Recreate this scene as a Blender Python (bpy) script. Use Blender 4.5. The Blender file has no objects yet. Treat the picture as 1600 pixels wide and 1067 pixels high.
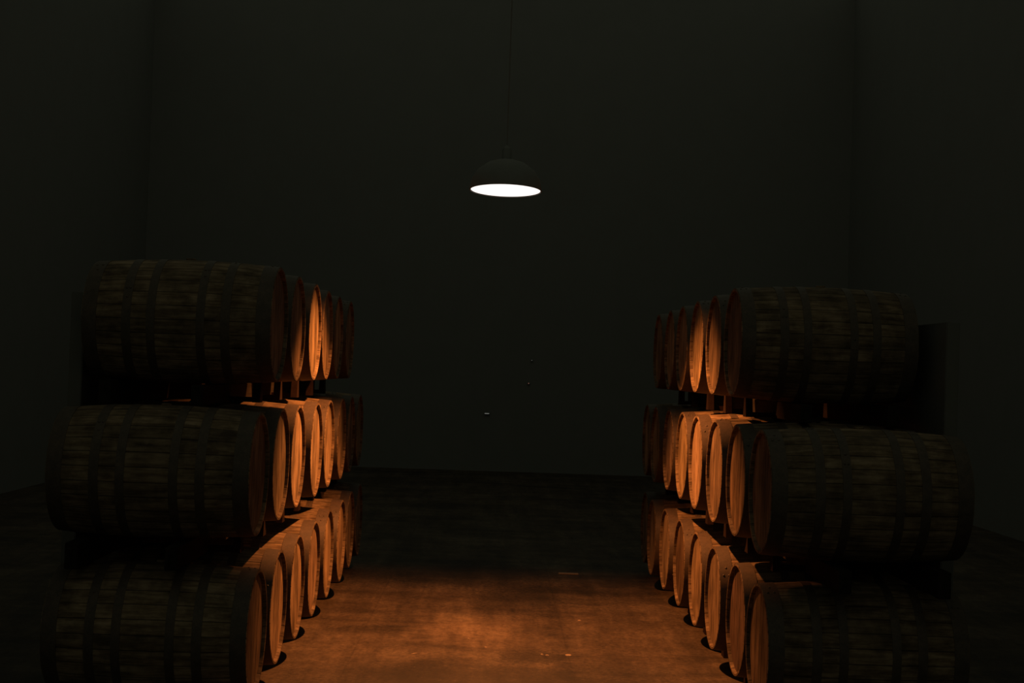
import bpy, bmesh, math, random
from mathutils import Vector, Matrix
random.seed(7)
PI = math.pi
sc = bpy.context.scene
C = sc.collection
CAM_H = 1.72

# ------------------------------------------------------------------ camera
F_PX, YAW, PIT, ROL = 2197.6, 0.0119, 0.0208, 0.0340
cd = bpy.data.cameras.new('camera')
cam = bpy.data.objects.new('camera', cd)
C.objects.link(cam)
cd.sensor_width = 36.0
cd.lens = 36.0 * F_PX / 1600.0
cd.clip_end = 200
cy_, sy_, cp_, sp_ = math.cos(YAW), math.sin(YAW), math.cos(PIT), math.sin(PIT)
fw = Vector((sy_ * cp_, cy_ * cp_, sp_))
r0 = Vector((cy_, -sy_, 0))
u0 = r0.cross(fw)
rt = r0 * math.cos(ROL) + u0 * math.sin(ROL)
up = u0 * math.cos(ROL) - r0 * math.sin(ROL)
m3 = Matrix((rt, up, -fw)).transposed()
cam.matrix_world = Matrix.Translation((0, 0, CAM_H)) @ m3.to_4x4()
sc.camera = cam

# ------------------------------------------------------------------ world: faint even fill light, added to lift the blacks
w = bpy.data.worlds.new('world')
sc.world = w
w.use_nodes = True
nt = w.node_tree
nt.nodes.clear()
wo = nt.nodes.new('ShaderNodeOutputWorld')
bg = nt.nodes.new('ShaderNodeBackground')
bg.inputs['Color'].default_value = (0.93, 1.0, 0.70, 1)
nt.links.new(bg.outputs[0], wo.inputs['Surface'])
bg.inputs['Strength'].default_value = 0.078

# ------------------------------------------------------------------ the lamp's bulb (parented to the pendant lamp below)
LAMP = Vector((0.033, 8.95, CAM_H + 1.150))
LAMP_TILT = math.radians(3.4)
sd = bpy.data.lights.new('lamp_bulb', 'SPOT')
sd.energy = 665
sd.color = (1.0, 0.31, 0.07)
sd.spot_size = math.radians(2 * 51)
sd.spot_blend = 0.64
sd.shadow_soft_size = 0.03
bulb = bpy.data.objects.new('lamp_bulb', sd)
C.objects.link(bulb)

sc.view_settings.view_transform = 'Standard'
sc.view_settings.look = 'None'
sc.view_settings.exposure = 0.0
sc.view_settings.gamma = 1.0
sc.view_settings.use_curve_mapping = False
try:
    sc.cycles.use_denoising = True
except Exception:
    pass


# ------------------------------------------------------------------ helpers
def obj(name, bm, mat, parent=None, smooth=None):
    me = bpy.data.meshes.new(name)
    bmesh.ops.recalc_face_normals(bm, faces=bm.faces[:])
    if smooth:
        for f in bm.faces:
            f.smooth = True
    bm.to_mesh(me)
    bm.free()
    if smooth:
        me.set_sharp_from_angle(angle=math.radians(smooth))
    me.materials.append(mat)
    o = bpy.data.objects.new(name, me)
    C.objects.link(o)
    o.parent = parent
    return o


def tag(o, label, cat, group=None):
    o['label'] = label
    o['category'] = cat
    if group:
        o['group'] = group
    return o


def struct(name, bm, mat):
    o = obj(name, bm, mat)
    o['kind'] = 'structure'
    return o


def empty(name, loc=(0, 0, 0)):
    o = bpy.data.objects.new(name, None)
    o.empty_display_size = 0.1
    o.location = loc
    C.objects.link(o)
    return o


def add_box(bm, x0, x1, y0, y1, z0, z1, bev=0.0):
    vs = [bm.verts.new((x, y, z)) for x in (x0, x1) for y in (y0, y1) for z in (z0, z1)]
    fs = [(0, 1, 3, 2), (4, 6, 7, 5), (0, 4, 5, 1), (2, 3, 7, 6), (0, 2, 6, 4), (1, 5, 7, 3)]
    faces = [bm.faces.new([vs[i] for i in f]) for f in fs]
    if bev:
        es = list({e for f in faces for e in f.edges})
        bmesh.ops.bevel(bm, geom=es, offset=bev, segments=2, affect='EDGES')


def revolve(bm, prof, n, axis='X', rad=None, closed=False):
    """prof: (position along axis, radius); rad(j, r) may change the radius by column."""
    rings = []
    for (a, r) in prof:
        ring = []
        for j in range(n):
            t = 2 * PI * j / n
            rr = rad(j, r) if rad else r
            c, s = rr * math.cos(t), rr * math.sin(t)
            ring.append(bm.verts.new((a, c, s) if axis == 'X' else (c, s, a)))
        rings.append(ring)
    m = len(rings)
    for i in range(m if closed else m - 1):
        A, B = rings[i], rings[(i + 1) % m]
        for j in range(n):
            bm.faces.new((A[j], A[(j + 1) % n], B[(j + 1) % n], B[j]))
    return rings


# ------------------------------------------------------------------ materials
class NT:
    def __init__(self, name):
        self.m = bpy.data.materials.new(name)
        self.m.use_nodes = True
        self.t = self.m.node_tree
        self.b = self.t.nodes['Principled BSDF']

    def n(self, typ, **kw):
        x = self.t.nodes.new(typ)
        for k, v in kw.items():
            setattr(x, k, v)
        return x

    def link(self, a, b):
        self.t.links.new(a, b)

    def math(self, op, a, b=None, c=None):
        x = self.n('ShaderNodeMath', operation=op)
        for i, v in enumerate((a, b, c)):
            if v is None:
                continue
            if isinstance(v, (int, float)):
                x.inputs[i].default_value = v
            else:
                self.link(v, x.inputs[i])
        return x.outputs[0]

    def comb(self, x, y, z):
        k = self.n('ShaderNodeCombineXYZ')
        for i, v in enumerate((x, y, z)):
            if isinstance(v, (int, float)):
                k.inputs[i].default_value = v
            else:
                self.link(v, k.inputs[i])
        return k.outputs[0]

    def noise(self, vec, scale, detail=4, rough=0.6, dist=0.0):
        x = self.n('ShaderNodeTexNoise')
        x.inputs['Scale'].default_value = scale
        x.inputs['Detail'].default_value = detail
        x.inputs['Roughness'].default_value = rough
        x.inputs['Distortion'].default_value = dist
        self.link(vec, x.inputs['Vector'])
        return x.outputs['Fac']

    def ramp(self, fac, stops):
        x = self.n('ShaderNodeValToRGB')
        el = x.color_ramp.elements
        while len(el) < len(stops):
            el.new(0.5)
        for e, (p, c) in zip(el, stops):
            e.position = p
            e.color = (*c, 1) if len(c) == 3 else c
        self.link(fac, x.inputs['Fac'])
        return x.outputs['Color']

    def rng(self, v, a, b, c, d, smooth=False):
        x = self.n('ShaderNodeMapRange')
        if smooth:
            x.interpolation_type = 'SMOOTHSTEP'
        self.link(v, x.inputs['Value'])
        for i, q in zip((1, 2, 3, 4), (a, b, c, d)):
            x.inputs[i].default_value = q
        return x.outputs['Result']

    def mul(self, col, f):
        x = self.n('ShaderNodeVectorMath', operation='SCALE')
        self.link(col, x.inputs[0])
        self.link(f, x.inputs['Scale'])
        return x.outputs[0]

    def vmul(self, a, b):
        x = self.n('ShaderNodeVectorMath', operation='MULTIPLY')
        self.link(a, x.inputs[0])
        self.link(b, x.inputs[1])
        return x.outputs[0]

    def bump(self, h, strength, dist):
        x = self.n('ShaderNodeBump')
        x.inputs['Strength'].default_value = strength
        x.inputs['Distance'].default_value = dist
        self.link(h, x.inputs['Height'])
        self.link(x.outputs[0], self.b.inputs['Normal'])

    def xyz(self):
        tc = self.n('ShaderNodeTexCoord')
        s = self.n('ShaderNodeSeparateXYZ')
        self.link(tc.outputs['Object'], s.inputs[0])
        return tc.outputs['Object'], s.outputs[0], s.outputs[1], s.outputs[2]


def wood_head():
    g = NT('aged_oak_head')
    v, x, y, z = g.xyz()
    oi = g.n('ShaderNodeObjectInfo')
    rnd = oi.outputs['Random']
    off = g.math('MULTIPLY', rnd, 37.0)
    board = g.math('FLOOR', g.math('MULTIPLY', g.math('ADD', y, 0.2905), 1 / 0.083))
    wn = g.n('ShaderNodeTexWhiteNoise', noise_dimensions='2D')
    g.link(g.comb(board, off, 0), wn.inputs['Vector'])
    tone = g.rng(wn.outputs['Value'], 0, 1, 0.74, 1.12)
    # grain runs up and down the boards
    wob = g.noise(g.comb(off, g.math('MULTIPLY', y, 6), g.math('MULTIPLY', z, 2.2)), 2.0, 2)
    yy = g.math('ADD', y, g.math('MULTIPLY', wob, 0.035))
    gv = g.comb(off, g.math('MULTIPLY', yy, 48), g.math('MULTIPLY', z, 2.6))
    gr = g.noise(gv, 1.0, 5, 0.65, 0.4)
    fine = g.noise(g.comb(off, g.math('MULTIPLY', yy, 210), g.math('MULTIPLY', z, 11)), 1.0, 3, 0.6)
    col = g.ramp(gr, [(0.30, (0.13, 0.080, 0.045)), (0.44, (0.27, 0.185, 0.110)), (0.56, (0.38, 0.275, 0.17)), (0.74, (0.48, 0.36, 0.235))])
    col = g.mul(col, g.rng(fine, 0.3, 0.7, 0.66, 1.26))
    col = g.mul(col, tone)
    # dark streaks and knocks
    st = g.noise(g.comb(off, g.math('MULTIPLY', yy, 62), g.math('MULTIPLY', z, 6)), 1.0, 2, 0.5)
    col = g.mul(col, g.rng(st, 0.58, 0.70, 1.0, 0.36))
    bl = g.noise(g.comb(g.math('ADD', off, 5), g.math('MULTIPLY', y, 5), g.math('MULTIPLY', z, 3)), 1.0, 3, 0.55)
    col = g.mul(col, g.rng(bl, 0.38, 0.60, 0.52, 1.08))
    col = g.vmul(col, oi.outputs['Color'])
    g.link(col, g.b.inputs['Base Color'])
    g.b.inputs['Roughness'].default_value = 0.78
    g.b.inputs['Specular IOR Level'].default_value = 0.2
    g.bump(g.math('ADD', gr, g.math('MULTIPLY', fine, 0.5)), 0.5, 0.0016)
    return g.m


def wood_staves():
    g = NT('aged_oak_staves')
    v, x, y, z = g.xyz()
    oi = g.n('ShaderNodeObjectInfo')
    off = g.math('MULTIPLY', oi.outputs['Random'], 41.0)
    ang = g.math('ARCTAN2', z, y)
    sv = g.math('MULTIPLY', g.math('ADD', ang, PI), 28 / (2 * PI))
    idx = g.math('FLOOR', sv)
    fr = g.math('FRACT', sv)
    wn = g.n('ShaderNodeTexWhiteNoise', noise_dimensions='2D')
    g.link(g.comb(idx, off, 0), wn.inputs['Vector'])
    tone = g.rng(wn.outputs['Value'], 0, 1, 0.52, 0.86)
    gr = g.noise(g.comb(g.math('MULTIPLY', x, 5), g.math('MULTIPLY', y, 42), g.math('ADD', g.math('MULTIPLY', z, 42), off)), 1.0, 5, 0.65, 0.3)
    col = g.ramp(gr, [(0.30, (0.10, 0.06, 0.035)), (0.45, (0.20, 0.135, 0.08)), (0.58, (0.30, 0.21, 0.13)), (0.75, (0.38, 0.28, 0.18))])
    col = g.mul(col, tone)
    edge = g.math('MINIMUM', fr, g.math('SUBTRACT', 1.0, fr))
    col = g.mul(col, g.rng(edge, 0.0, 0.055, 0.22, 1.0))
    bl = g.noise(g.comb(g.math('MULTIPLY', x, 9), g.math('MULTIPLY', y, 9), g.math('ADD', g.math('MULTIPLY', z, 9), off)), 1.0, 4, 0.6)
    col = g.mul(col, g.rng(bl, 0.38, 0.62, 0.55, 1.1))
    g.link(col, g.b.inputs['Base Color'])
    g.b.inputs['Roughness'].default_value = 0.8
    g.b.inputs['Specular IOR Level'].default_value = 0.2
    g.bump(g.math('ADD', gr, g.rng(edge, 0, 0.06, -1.0, 0.0)), 0.6, 0.002)
    return g.m


def rusty():
    g = NT('rusty_hoop_iron')
    v, x, y, z = g.xyz()
    a = g.noise(v, 22, 5, 0.6)
    b = g.noise(v, 130, 3, 0.6)
    col = g.ramp(a, [(0.32, (0.055, 0.040, 0.028)), (0.5, (0.070, 0.050, 0.036)), (0.68, (0.088, 0.060, 0.042))])
    col = g.mul(col, g.rng(b, 0.3, 0.7, 0.8, 1.15))
    g.link(col, g.b.inputs['Base Color'])
    g.b.inputs['Metallic'].default_value = 0.25
    g.b.inputs['Roughness'].default_value = 0.62
    g.bump(b, 0.25, 0.001)
    return g.m


def timber():
    g = NT('rough_dark_timber')
    v, x, y, z = g.xyz()
    a = g.noise(g.comb(g.math('MULTIPLY', x, 30), g.math('MULTIPLY', y, 3), g.math('MULTIPLY', z, 40)), 1.0, 5, 0.6)
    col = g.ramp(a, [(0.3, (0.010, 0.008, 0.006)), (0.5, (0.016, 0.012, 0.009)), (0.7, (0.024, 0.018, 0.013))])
    g.link(col, g.b.inputs['Base Color'])
    g.b.inputs['Roughness'].default_value = 0.9
    g.b.inputs['Specular IOR Level'].default_value = 0.1
    g.bump(a, 0.4, 0.002)
    return g.m


def flat(name, col, rough=0.7, metal=0.0, var=0.12, scale=8, spec=0.5):
    g = NT(name)
    v, x, y, z = g.xyz()
    a = g.noise(v, scale, 4, 0.6)
    c = g.n('ShaderNodeRGB')
    c.outputs[0].default_value = (*col, 1)
    g.link(g.mul(c.outputs[0], g.rng(a, 0.3, 0.7, 1 - var, 1 + var)), g.b.inputs['Base Color'])
    g.b.inputs['Roughness'].default_value = rough
    g.b.inputs['Specular IOR Level'].default_value = spec
    g.b.inputs['Metallic'].default_value = metal
    return g.m


def glow(name, col, s):
    g = NT(name)
    g.b.inputs['Base Color'].default_value = (0.8, 0.8, 0.78, 1)
    g.b.inputs['Emission Color'].default_value = (*col, 1)
    g.b.inputs['Emission Strength'].default_value = s
    return g.m


def floor_mat():
    g = NT('worn_concrete_floor')
    v, x, y, z = g.xyz()
    big = g.noise(v, 1.1, 4, 0.6, 0.3)
    # worn bands along the aisle and drag marks across it
    lon = g.noise(g.comb(g.math('MULTIPLY', x, 5.5), g.math('MULTIPLY', y, 0.55), 3), 1.0, 4, 0.6, 0.2)
    lat = g.noise(g.comb(g.math('MULTIPLY', x, 1.1), g.math('MULTIPLY', y, 3.6), 9), 1.0, 5, 0.62, 0.5)
    fine = g.noise(v, 34, 6, 0.72)
    grit = g.noise(v, 220, 3, 0.7)
    mixv = g.math('ADD', g.math('MULTIPLY', big, 0.40), g.math('ADD', g.math('MULTIPLY', lon, 0.32), g.math('MULTIPLY', lat, 0.28)))
    col = g.ramp(mixv, [(0.39, (0.028, 0.019, 0.012)), (0.46, (0.048, 0.033, 0.021)), (0.53, (0.074, 0.052, 0.034)), (0.60, (0.105, 0.076, 0.050))])
    mott = g.noise(g.comb(g.math('MULTIPLY', x, 13), g.math('MULTIPLY', y, 5.5), 4), 1.0, 6, 0.72, 0.5)
    col = g.mul(col, g.rng(mott, 0.34, 0.66, 0.70, 1.26))
    col = g.mul(col, g.rng(fine, 0.3, 0.7, 0.58, 1.38))
    col = g.mul(col, g.rng(grit, 0.3, 0.7, 0.78, 1.22))
    # pale fine scratches
    s1 = g.noise(g.comb(g.math('MULTIPLY', g.math('ADD', x, g.math('MULTIPLY', y, 0.35)), 14), g.math('MULTIPLY', y, 90), 1), 1.0, 2, 0.5, 1.6)
    s2 = g.noise(v, 4.0, 2)
    sc_ = g.math('MULTIPLY', g.rng(s1, 0.67, 0.72, 0, 1), g.rng(s2, 0.47, 0.60, 0, 1))
    # slab joints: one along the aisle each 1.9 m, faint
    jx = g.math('ABSOLUTE', g.math('SUBTRACT', g.math('FRACT', g.math('DIVIDE', g.math('ADD', x, 0.14), 1.30)), 0.5))
    jl = g.rng(jx, 0.0, 0.006, 0.78, 1.0)
    col = g.mul(col, jl)
    # dark oily stains, the broad near and far ones painting the lamp pool's fade: (centre x, centre y, half sizes, strength)
    for (cx, cy, rx, ry, s) in ((0.30, 8.55, 0.26, 0.22, 0.50), (0.47, 8.05, 0.06, 0.9, 0.72), (-0.78, 9.25, 0.32, 0.14, 0.62),
                                (-0.80, 9.9, 0.34, 0.12, 0.72), (0.32, 9.35, 0.14, 0.28, 0.75), (0.26, 10.6, 0.42, 0.7, 0.62),
                                (-0.1, 8.75, 0.5, 0.07, 0.78), (1.0, 10.1, 0.12, 0.8, 0.78), (0.95, 8.2, 0.4, 0.22, 0.72), (0.0, 7.7, 1.2, 0.7, 0.56), (-0.25, 11.9, 1.0, 0.9, 0.45), (0.5, 10.9, 0.6, 0.6, 0.55), (0.42, 9.95, 0.07, 0.07, 0.7)):
        n1 = g.math('ADD', x, g.math('MULTIPLY', g.math('SUBTRACT', lat, 0.5), 0.5))
        n2 = g.math('ADD', y, g.math('MULTIPLY', g.math('SUBTRACT', big, 0.5), 0.6))
        dx = g.math('DIVIDE', g.math('SUBTRACT', n1, cx), rx)
        dy = g.math('DIVIDE', g.math('SUBTRACT', n2, cy), ry)
        d = g.math('SQRT', g.math('ADD', g.math('MULTIPLY', dx, dx), g.math('MULTIPLY', dy, dy)))
        col = g.mul(col, g.rng(g.math('ADD', d, g.math('MULTIPLY', g.math('SUBTRACT', fine, 0.5), 0.9)), 0.45, 1.25, s, 1.0, True))
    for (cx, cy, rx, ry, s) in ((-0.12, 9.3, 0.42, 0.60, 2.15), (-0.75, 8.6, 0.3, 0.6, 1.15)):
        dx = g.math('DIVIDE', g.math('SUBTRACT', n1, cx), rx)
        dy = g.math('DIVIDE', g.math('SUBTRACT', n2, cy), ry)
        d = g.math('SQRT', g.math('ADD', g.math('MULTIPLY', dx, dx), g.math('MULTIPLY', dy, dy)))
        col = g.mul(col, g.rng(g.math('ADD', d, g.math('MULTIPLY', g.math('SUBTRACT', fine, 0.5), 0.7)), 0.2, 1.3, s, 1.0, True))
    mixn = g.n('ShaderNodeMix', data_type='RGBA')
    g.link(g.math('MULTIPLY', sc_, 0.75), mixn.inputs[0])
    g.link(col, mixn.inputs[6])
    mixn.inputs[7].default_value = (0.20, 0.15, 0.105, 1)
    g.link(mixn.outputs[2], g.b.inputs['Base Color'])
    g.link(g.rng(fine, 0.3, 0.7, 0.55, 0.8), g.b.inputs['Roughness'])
    g.b.inputs['Specular IOR Level'].default_value = 0.35
    g.bump(g.math('ADD', fine, g.math('MULTIPLY', grit, 0.4)), 0.35, 0.004)
    return g.m


M_HEAD, M_STAVE, M_IRON, M_TIMBER = wood_head(), wood_staves(), rusty(), timber()
M_FLOOR = floor_mat()
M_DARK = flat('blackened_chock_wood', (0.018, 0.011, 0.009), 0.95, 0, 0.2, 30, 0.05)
M_WALL = flat('dark_plaster_wall', (0.20, 0.20, 0.197), 0.9, 0, 0.03, 2)
M_BLOCKER = flat('leak_blocker_boards', (0.13, 0.125, 0.115), 0.9, 0, 0.08, 3, 0.1)
M_BACK = flat('dark_end_wall', (0.21, 0.21, 0.205), 0.9, 0, 0.03, 2)
M_BEAM = flat('dark_roof_timber', (0.12, 0.105, 0.085), 0.85, 0, 0.15, 6)
M_SHADE = flat('dull_dark_enamel', (0.17, 0.17, 0.16), 0.9, 0, 0.05, 10)
M_OPAL = glow('lit_opal_glass', (1.0, 0.985, 0.94), 1.15)
M_CHIP = flat('pale_splinter_wood', (0.30, 0.22, 0.15), 0.8, 0, 0.15, 40)

# ------------------------------------------------------------------ setting
bm = bmesh.new(); add_box(bm, -6, 6, -1.5, 24, -0.12, 0.0)
struct('floor', bm, M_FLOOR)
bm = bmesh.new(); add_box(bm, -6.2, 6.2, 24, 24.25, 0, 8.5)
struct('wall_back', bm, M_BACK)
bm = bmesh.new(); add_box(bm, -6.25, -6, -1.5, 24, 0, 8.5)
struct('wall_left', bm, M_WALL)
bm = bmesh.new(); add_box(bm, 6, 6.25, -1.5, 24, 0, 8.5)
struct('wall_right', bm, M_WALL)
for nm, x0, x1 in (('leak_blocker_left', -2.20, -2.13), ('leak_blocker_right', 2.35, 2.42)):   # low boards added out of view behind the stacks to stop lamplight leaking
    bm = bmesh.new(); add_box(bm, x0, x1, 7.3, 12.2, 0, 2.05, 0.004)
    struct(nm, bm, M_BLOCKER)
bm = bmesh.new(); add_box(bm, -6, 6, 8.72, 8.92, 4.45, 4.72, 0.01)
struct('trim_1', bm, M_BEAM)

# ------------------------------------------------------------------ pendant lamp
lamp = empty('pendant_lamp', LAMP)
tag(lamp, 'round pendant lamp hanging over the middle of the aisle, its opening glowing white', 'lamp')
tilt = Matrix.Rotation(-LAMP_TILT, 4, 'X') @ Matrix.Rotation(0, 4, 'Y')
bm = bmesh.new()
revolve(bm, [(-0.004, 0.2301), (-0.006, 0.2259), (-0.002, 0.2221), (0.012, 0.2211), (0.06, 0.2107), (0.12, 0.1756), (0.165, 0.1139), (0.185, 0.0474), (0.19, 0.0301),
             (0.197, 0.0305), (0.193, 0.0522), (0.172, 0.1186), (0.127, 0.1822), (0.065, 0.2183), (0.014, 0.2282)], 72, 'Z', closed=True)
o = obj('lamp_shade', bm, M_SHADE, lamp, 40); o.matrix_local = tilt
bm = bmesh.new()
rings = revolve(bm, [(0.000, 0.2216), (-0.0025, 0.1898), (-0.004, 0.1234), (-0.005, 0.0474), (-0.005, 0.0005)], 72, 'Z')
bm.faces.new(rings[-1])
o = obj('diffuser', bm, M_OPAL, lamp, 60); o.matrix_local = tilt
o['label'] = 'glowing white opal disc'
bm = bmesh.new()
r_ = revolve(bm, [(0.185, 0.031), (0.26, 0.031), (0.272, 0.022), (0.29, 0.008)], 24, 'Z')
bm.faces.new(r_[0]); bm.faces.new(r_[-1])
o = obj('lamp_cap', bm, M_SHADE, lamp, 40); o.matrix_local = tilt
bm = bmesh.new()
top_z = 4.45 - LAMP.z
p0 = tilt @ Vector((0, 0, 0.28))
rr = []
for i in range(9):
    t = i / 8
    cz = p0.z + (top_z - p0.z) * t
    cyy = p0.y * (1 - t)
    rr.append([bm.verts.new((0.004 * math.cos(a * PI / 4), cyy + 0.004 * math.sin(a * PI / 4), cz)) for a in range(8)])
for i in range(8):
    for j in range(8):
        bm.faces.new((rr[i][j], rr[i][(j + 1) % 8], rr[i + 1][(j + 1) % 8], rr[i + 1][j]))
obj('cord', bm, M_SHADE, lamp, 40)
bulb.parent = lamp
bulb.matrix_local = Matrix.Translation((0, 0, -0.035)) @ Matrix.Rotation(math.radians(1), 4, 'X') @ Matrix.Diagonal((1.6, 1.0, 1.0, 1.0))   # the shade throws wider across the aisle than along it

# ------------------------------------------------------------------ barrel prototype: axis along X, front head towards +X, origin at its centre
HL, RE, RB = 0.475, 0.298, 0.321


def prof_r(x):
    t = min(1.0, abs(x) / HL)
    return RE + (RB - RE) * (1 - t ** 2.0)


def make_barrel():
    root = empty('oak_barrel')
    # staves with bevelled chimes at both ends
    bm = bmesh.new()
    NS, SUB = 28, 5
    n = NS * SUB
    prof = [(-HL + 0.028, 0.281), (-HL + 0.018, 0.281), (-HL + 0.002, 0.284), (-HL, 0.287)]
    K = 18
    for i in range(K + 1):
        x = -HL + 0.001 + (2 * HL - 0.002) * i / K
        prof.append((x, prof_r(x)))
    prof += [(HL, 0.287), (HL - 0.002, 0.284), (HL - 0.018, 0.281), (HL - 0.028, 0.281)]

    def rad(j, r):
        if r < 0.2815:
            return r
        return r - (0.0013 if j % SUB == 0 else 0.0)
    revolve(bm, prof, n, 'X', rad)
    obj('staves', bm, M_STAVE, root, 35)
    # heads: seven boards each
    for s, nm in ((1, 'front'), (-1, 'back')):
        bm = bmesh.new()
        R, W, x1, th = 0.2813, 0.083, HL - 0.019, 0.018
        for b in range(7):
            a0, a1 = -0.2905 + b * W, -0.2905 + (b + 1) * W
            y0, y1 = max(a0 + 0.0006, -R + 0.0004), min(a1 - 0.0006, R - 0.0004)
            N = 12
            ys = [y0 + (y1 - y0) * i / N for i in range(N + 1)]
            out = [(y, math.sqrt(max(0, R * R - y * y))) for y in ys] + [(y, -math.sqrt(max(0, R * R - y * y))) for y in reversed(ys)]
            lift = (-0.0006, 0.0007, -0.0002, 0.0004, -0.0007, 0.0003, 0.0)[b]
            f = bm.faces.new([bm.verts.new((s * (x1 + lift), y, z)) for y, z in out])
            ret = bmesh.ops.extrude_face_region(bm, geom=[f])
            vs = [v for v in ret['geom'] if isinstance(v, bmesh.types.BMVert)]
            for v in vs:
                v.co.x = s * (x1 - th)
        obj('head', bm, M_HEAD, root)
    # hoops
    def hoop(name, xa, xb, t=0.0022):
        bm = bmesh.new()
        K = 4
        pr = []
        for i in range(K + 1):
            x = xa + (xb - xa) * i / K
            pr.append((x, prof_r(x) + 0.0004))
        po = []
        for i in range(K + 1):
            x = xb + (xa - xb) * i / K
            po.append((x, prof_r(x) + t))
        revolve(bm, pr + po, 112, 'X', closed=True)
        h = obj(name, bm, M_IRON, root, 40)
        for (ang, xx) in ((0, 0.3), (0, 0.72), (0.16, 0.5)):
            x = xa + (xb - xa) * xx
            r = prof_r(x) + t
            bm2 = bmesh.new()
            bmesh.ops.create_uvsphere(bm2, u_segments=10, v_segments=6, radius=0.0065)
            for v in bm2.verts:
                v.co.y *= 0.55
                a = ang + PI / 2
                c = Vector((x, r * math.cos(a), r * math.sin(a)))
                yv = Vector((0, math.cos(a), math.sin(a)))
                zv = Vector((0, -math.sin(a), math.cos(a)))
                v.co = c + Vector((1, 0, 0)) * v.co.x + yv * v.co.y + zv * v.co.z
            rv = obj('rivet', bm2, M_IRON, h, 60)
        return h
    for s in (1, -1):
        a, b = sorted((s * (HL - 0.004), s * (HL - 0.076)))
        hoop('chime_hoop', a, b)
        a, b = sorted((s * (HL - 0.205), s * (HL - 0.250)))
        hoop('quarter_hoop', a, b)
        a, b = sorted((s * (HL - 0.330), s * (HL - 0.372)))
        hoop('bilge_hoop', a, b)
    # bung on the topmost stave
    bm = bmesh.new()
    r_ = revolve(bm, [(RB - 0.004, 0.026), (RB + 0.006, 0.026), (RB + 0.009, 0.022)], 20, 'Z')
    bm.faces.new(r_[-1])
    obj('bung', bm, M_STAVE, root, 40)
    return root


def copy_tree(o, parent=None):
    c = o.copy()
    C.objects.link(c)
    if parent is not None:
        c.parent = parent
    for ch in o.children:
        copy_tree(ch, c)
    return c


Z1, Z2, Z3 = CAM_H - 1.300, CAM_H - 0.546, CAM_H + 0.199
# measured head planes and distances: (x, y)
ROWS = {
    ('L', 1): [(-1.105, 7.545), (-1.102, 8.250), (-1.101, 8.996), (-1.096, 9.73), (-1.087, 10.455), (-1.095, 11.19)],
    ('L', 2): [(-1.128, 7.610), (-1.134, 8.312), (-1.116, 9.022), (-1.118, 9.733), (-1.111, 10.464), (-1.119, 11.21)],
    ('L', 3): [(-1.131, 8.09), (-1.124, 8.808), (-1.133, 9.535), (-1.14, 10.264)],
    ('R', 1): [(1.344, 7.607), (1.332, 8.33), (1.338, 9.088), (1.334, 9.859), (1.321, 10.596), (1.306, 11.333)],
    ('R', 2): [(1.313, 7.557), (1.306, 8.254), (1.307, 9.027), (1.312, 9.743), (1.311, 10.482), (1.299, 11.218)],
    ('R', 3): [(1.32, 8.508), (1.317, 9.211), (1.318, 9.948), (1.324, 10.68)],
}
NEAR = {('L', 1): 1, ('L', 2): 1, ('L', 3): 1, ('R', 1): 1, ('R', 2): 1, ('R', 3): 1}
FAR = {('L', 1): 1, ('L', 2): 1, ('L', 3): 1, ('R', 1): 1, ('R', 2): 1, ('R', 3): 1}
# the wood tone of single heads (own differences, plus lamp falloff painted into the colour): index in ROWS
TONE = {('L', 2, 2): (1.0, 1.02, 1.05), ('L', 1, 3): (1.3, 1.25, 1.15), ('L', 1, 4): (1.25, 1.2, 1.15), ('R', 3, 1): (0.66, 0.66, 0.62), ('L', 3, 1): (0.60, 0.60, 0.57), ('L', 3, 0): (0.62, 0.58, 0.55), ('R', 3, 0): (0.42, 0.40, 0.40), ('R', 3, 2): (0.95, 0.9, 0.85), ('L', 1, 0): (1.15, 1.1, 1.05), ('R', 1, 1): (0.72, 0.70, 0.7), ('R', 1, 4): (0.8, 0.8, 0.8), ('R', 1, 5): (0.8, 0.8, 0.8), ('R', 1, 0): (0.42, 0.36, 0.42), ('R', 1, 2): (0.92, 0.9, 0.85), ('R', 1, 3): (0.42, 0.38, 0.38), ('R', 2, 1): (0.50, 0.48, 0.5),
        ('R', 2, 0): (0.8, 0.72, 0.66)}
ORD = ['first', 'second', 'third', 'fourth', 'fifth', 'sixth', 'seventh', 'eighth']
RN = {1: 'bottom', 2: 'middle', 3: 'top'}
SN = {'L': 'left', 'R': 'right'}
proto = make_barrel()
first = True
placed = {}
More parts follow.
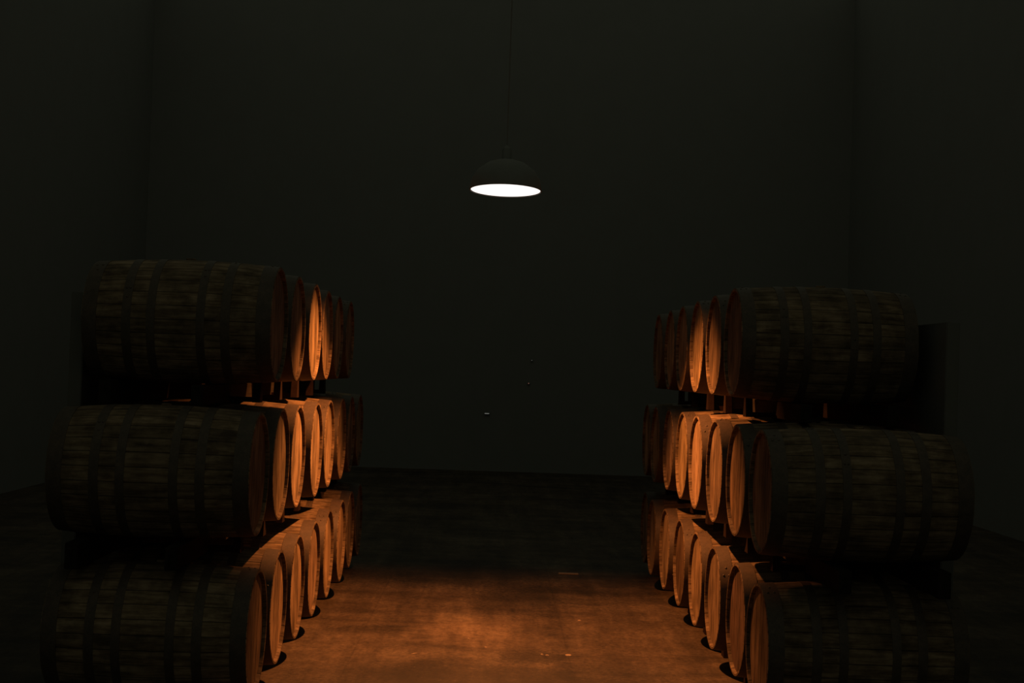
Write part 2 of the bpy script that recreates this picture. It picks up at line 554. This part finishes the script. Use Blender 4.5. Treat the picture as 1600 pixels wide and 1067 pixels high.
for (side, row), lst in ROWS.items():
    z = {1: Z1, 2: Z2, 3: Z3}[row]
    xs = sum(p[0] for p in lst) / len(lst)
    full = []
    y0 = lst[0][1]
    for k in range(NEAR[(side, row)], 0, -1):
        full.append((xs + random.uniform(-.006, .006), y0 - 0.722 * k, 'near', k))
    for i, p in enumerate(lst):
        full.append((p[0], p[1], 'lit', i))
    for k in range(1, FAR[(side, row)] + 1):
        full.append((xs, lst[-1][1] + 0.73 * k, 'far', k))
    placed[(side, row)] = full
    for (x, y, st, i) in full:
        if first:
            b = proto
            first = False
        else:
            b = copy_tree(proto)
        ln = 1 if side == 'L' else -1
        b.location = (x - ln * HL, y, z)
        spin = math.radians(random.uniform(-7, 7))
        if side == 'R' and row == 3 and st == 'lit' and i == 1:
            spin = math.radians(-8)
        b.rotation_euler = (spin, 0, 0 if side == 'L' else PI)
        nh = 0
        for ch in b.children:
            if ch.name.startswith('head') :
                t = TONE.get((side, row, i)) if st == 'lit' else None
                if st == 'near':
                    t = (0.62, 0.58, 0.58)  # nearest heads darkened to paint in the lamp's falloff
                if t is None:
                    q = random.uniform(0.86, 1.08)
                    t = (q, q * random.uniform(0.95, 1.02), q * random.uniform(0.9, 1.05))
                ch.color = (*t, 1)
            if 'hoop' in ch.name:
                ch.rotation_euler = (random.uniform(-1.2, 1.2) if random.random() < .7 else random.uniform(0, 6.28), 0, 0)
        where = f'{RN[row]} row, {SN[side]} stack'
        if st == 'near':
            lab = f'oak barrel in deep shadow just nearer than the lit ones, {where}'
        elif st == 'far':
            lab = f'barely visible oak barrel at the far end, {where}'
        else:
            lab = f'lamplit oak barrel, {ORD[i]} lit one from the near end, {where}'
        tag(b, lab, 'barrel', f'oak barrels in the {RN[row]} row of the {SN[side]} stack')

# ------------------------------------------------------------------ timber rails under each row, with chocks between the barrels
for (side, row), full in placed.items():
    z = {1: Z1, 2: Z2, 3: Z3}[row]
    s = -1 if side == 'L' else 1
    xs = abs(sum(p[0] for p in full) / len(full))
    ya, yb = full[0][1] - 0.36, full[-1][1] + 0.36
    for depth, wh in ((0.34, 'front'), (0.80, 'rear')):
        xr = xs + depth
        loc_r = max(prof_r(HL - depth - 0.03), prof_r(HL - depth + 0.03)) + 0.003
        ztop = z - loc_r - 0.001
        zbot = 0.0 if row == 1 else ({2: Z1, 3: Z2}[row] + loc_r + 0.001)
        root = empty('timber_rail', (s * xr, (ya + yb) / 2, zbot))
        tag(root, f'dark timber rail carrying the {RN[row]} row of the {SN[side]} stack, {wh} of its pair', 'rail', 'timber rails under the barrel rows')
        bm = bmesh.new()
        L = (yb - ya) / 2
        add_box(bm, -0.03, 0.03, -L, L, 0, ztop - zbot, 0.003)
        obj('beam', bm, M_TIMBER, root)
        if wh == 'front':
            for a, b_ in zip(full[:-1], full[1:]):
                yc = (a[1] + b_[1]) / 2 - (ya + yb) / 2
                bm = bmesh.new()
                h = 0.125 if row > 1 else 0.105
                xf, xbk = (-s * 0.20, -s * 0.16)
                x0, x1 = min(xf, xbk), max(xf, xbk)
                v = [bm.verts.new(c) for c in ((x0, yc - 0.05, 0.002), (x1, yc - 0.05, 0.002), (x1, yc + 0.05, 0.002), (x0, yc + 0.05, 0.002),
                                               (x0, yc - 0.02, h), (x1, yc - 0.02, h), (x1, yc + 0.02, h), (x0, yc + 0.02, h))]
                for f in ((0, 3, 2, 1), (4, 5, 6, 7), (0, 1, 5, 4), (1, 2, 6, 5), (2, 3, 7, 6), (3, 0, 4, 7)):
                    bm.faces.new([v[i] for i in f])
                q0, q1 = sorted((-s * 0.16, -s * 0.031))
                add_box(bm, q0, q1, yc - 0.02, yc + 0.02, 0.003, 0.03)
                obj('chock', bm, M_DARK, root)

# ------------------------------------------------------------------ bits lying on the floor
def chip(x, y, L, W, a, lab, name='wood_chip', cat='wood chip'):
    bm = bmesh.new()
    N = 6
    top = []
    for i in range(N + 1):
        t = i / N * 2 - 1
        w = W * math.sqrt(max(0.08, 1 - t * t)) * (1 + 0.15 * math.sin(5 * t + x * 9))
        h = 0.003 + 0.003 * (1 - t * t)
        top.append([bm.verts.new((L * t, w, 0)), bm.verts.new((L * t, w * 0.6, h)), bm.verts.new((L * t, -w * 0.6, h * 0.8)), bm.verts.new((L * t, -w, 0))])
    for i in range(N):
        for j in range(4):
            bm.faces.new((top[i][j], top[i][(j + 1) % 4], top[i + 1][(j + 1) % 4], top[i + 1][j]))
    bm.faces.new(top[0]); bm.faces.new(top[-1])
    o = obj(name, bm, M_CHIP)
    o.location = (x, y, 0.0005)
    o.rotation_euler = (0, 0, a)
    tag(o, lab, cat, 'splinters on the floor')


K_ = CAM_H / 1.64
chip(0.486 * K_, 8.197 * K_, 0.019, 0.016, 0.1, 'largest pale wood chip on the floor, right of the aisle middle')
chip(0.333 * K_, 8.19 * K_, 0.010, 0.008, 0.6, 'small pale wood chip in the dark stain, left one of two')
chip(0.362 * K_, 8.17 * K_, 0.012, 0.006, -0.3, 'small pale wood chip in the dark stain, right one of two')
chip(-0.403 * K_, 8.094 * K_, 0.028, 0.0035, 0.9, 'thin curled pale shaving on the floor, left of the aisle middle')
chip(0.006 * K_, 8.345 * K_, 0.009, 0.007, 0.2, 'tiny pale chip on the floor near the aisle middle, the nearer one')
chip(-0.10 * K_, 8.60 * K_, 0.008, 0.006, 1.2, 'tiny pale chip on the floor near the aisle middle, the farther one')
chip(0.62 * K_, 9.35 * K_, 0.012, 0.005, 0.1, 'small pale splinter lying beyond the stain towards the right stack')

# drain plate far down the aisle
plate = None
bm = bmesh.new(); add_box(bm, -0.085, 0.085, -0.03, 0.03, 0, 0.008, 0.002)
plate = obj('floor_plate', bm, M_CHIP)
plate.location = (0.66 * K_, 11.49 * K_, 0.0005)
tag(plate, 'faint pale strip lying on the floor where the lamplight ends', 'floor strip')

# ------------------------------------------------------------------ faint specks at the far end
M_SPECK = glow('dim_lit_slit', (1.0, 1.0, 0.95), 0.10)
M_RED = glow('dim_reddish_indicator', (1.0, 0.35, 0.30), 0.09)
def wall_bit(name, x, z, w, h, mat, lab, cat, part):
    root = empty(name, (x, 24.0, z))
    tag(root, lab, cat)
    bm = bmesh.new(); add_box(bm, -w / 2 - 0.01, w / 2 + 0.01, -0.03, 0.0, -h / 2 - 0.01, h / 2 + 0.01, 0.003)
    obj('housing', bm, M_SHADE, root)
    bm = bmesh.new(); add_box(bm, -w / 2, w / 2, -0.034, -0.03, -h / 2, h / 2)
    obj(part, bm, mat, root)
wall_bit('strip_light', -0.10, 0.978, 0.075, 0.014, M_SPECK, 'tiny pale slit of light low on the far dark wall', 'light', 'lit_strip')
wall_bit('indicator_light', 0.593, 1.515, 0.018, 0.018, M_RED, 'tiny reddish speck of light on the far dark wall', 'light', 'lens')
wall_bit('indicator_light', 0.634, 1.909, 0.014, 0.012, glow('dim_pale_indicator', (1, 1, .95), .04), 'tiny pale speck of light above the reddish one on far wall', 'light', 'lens')
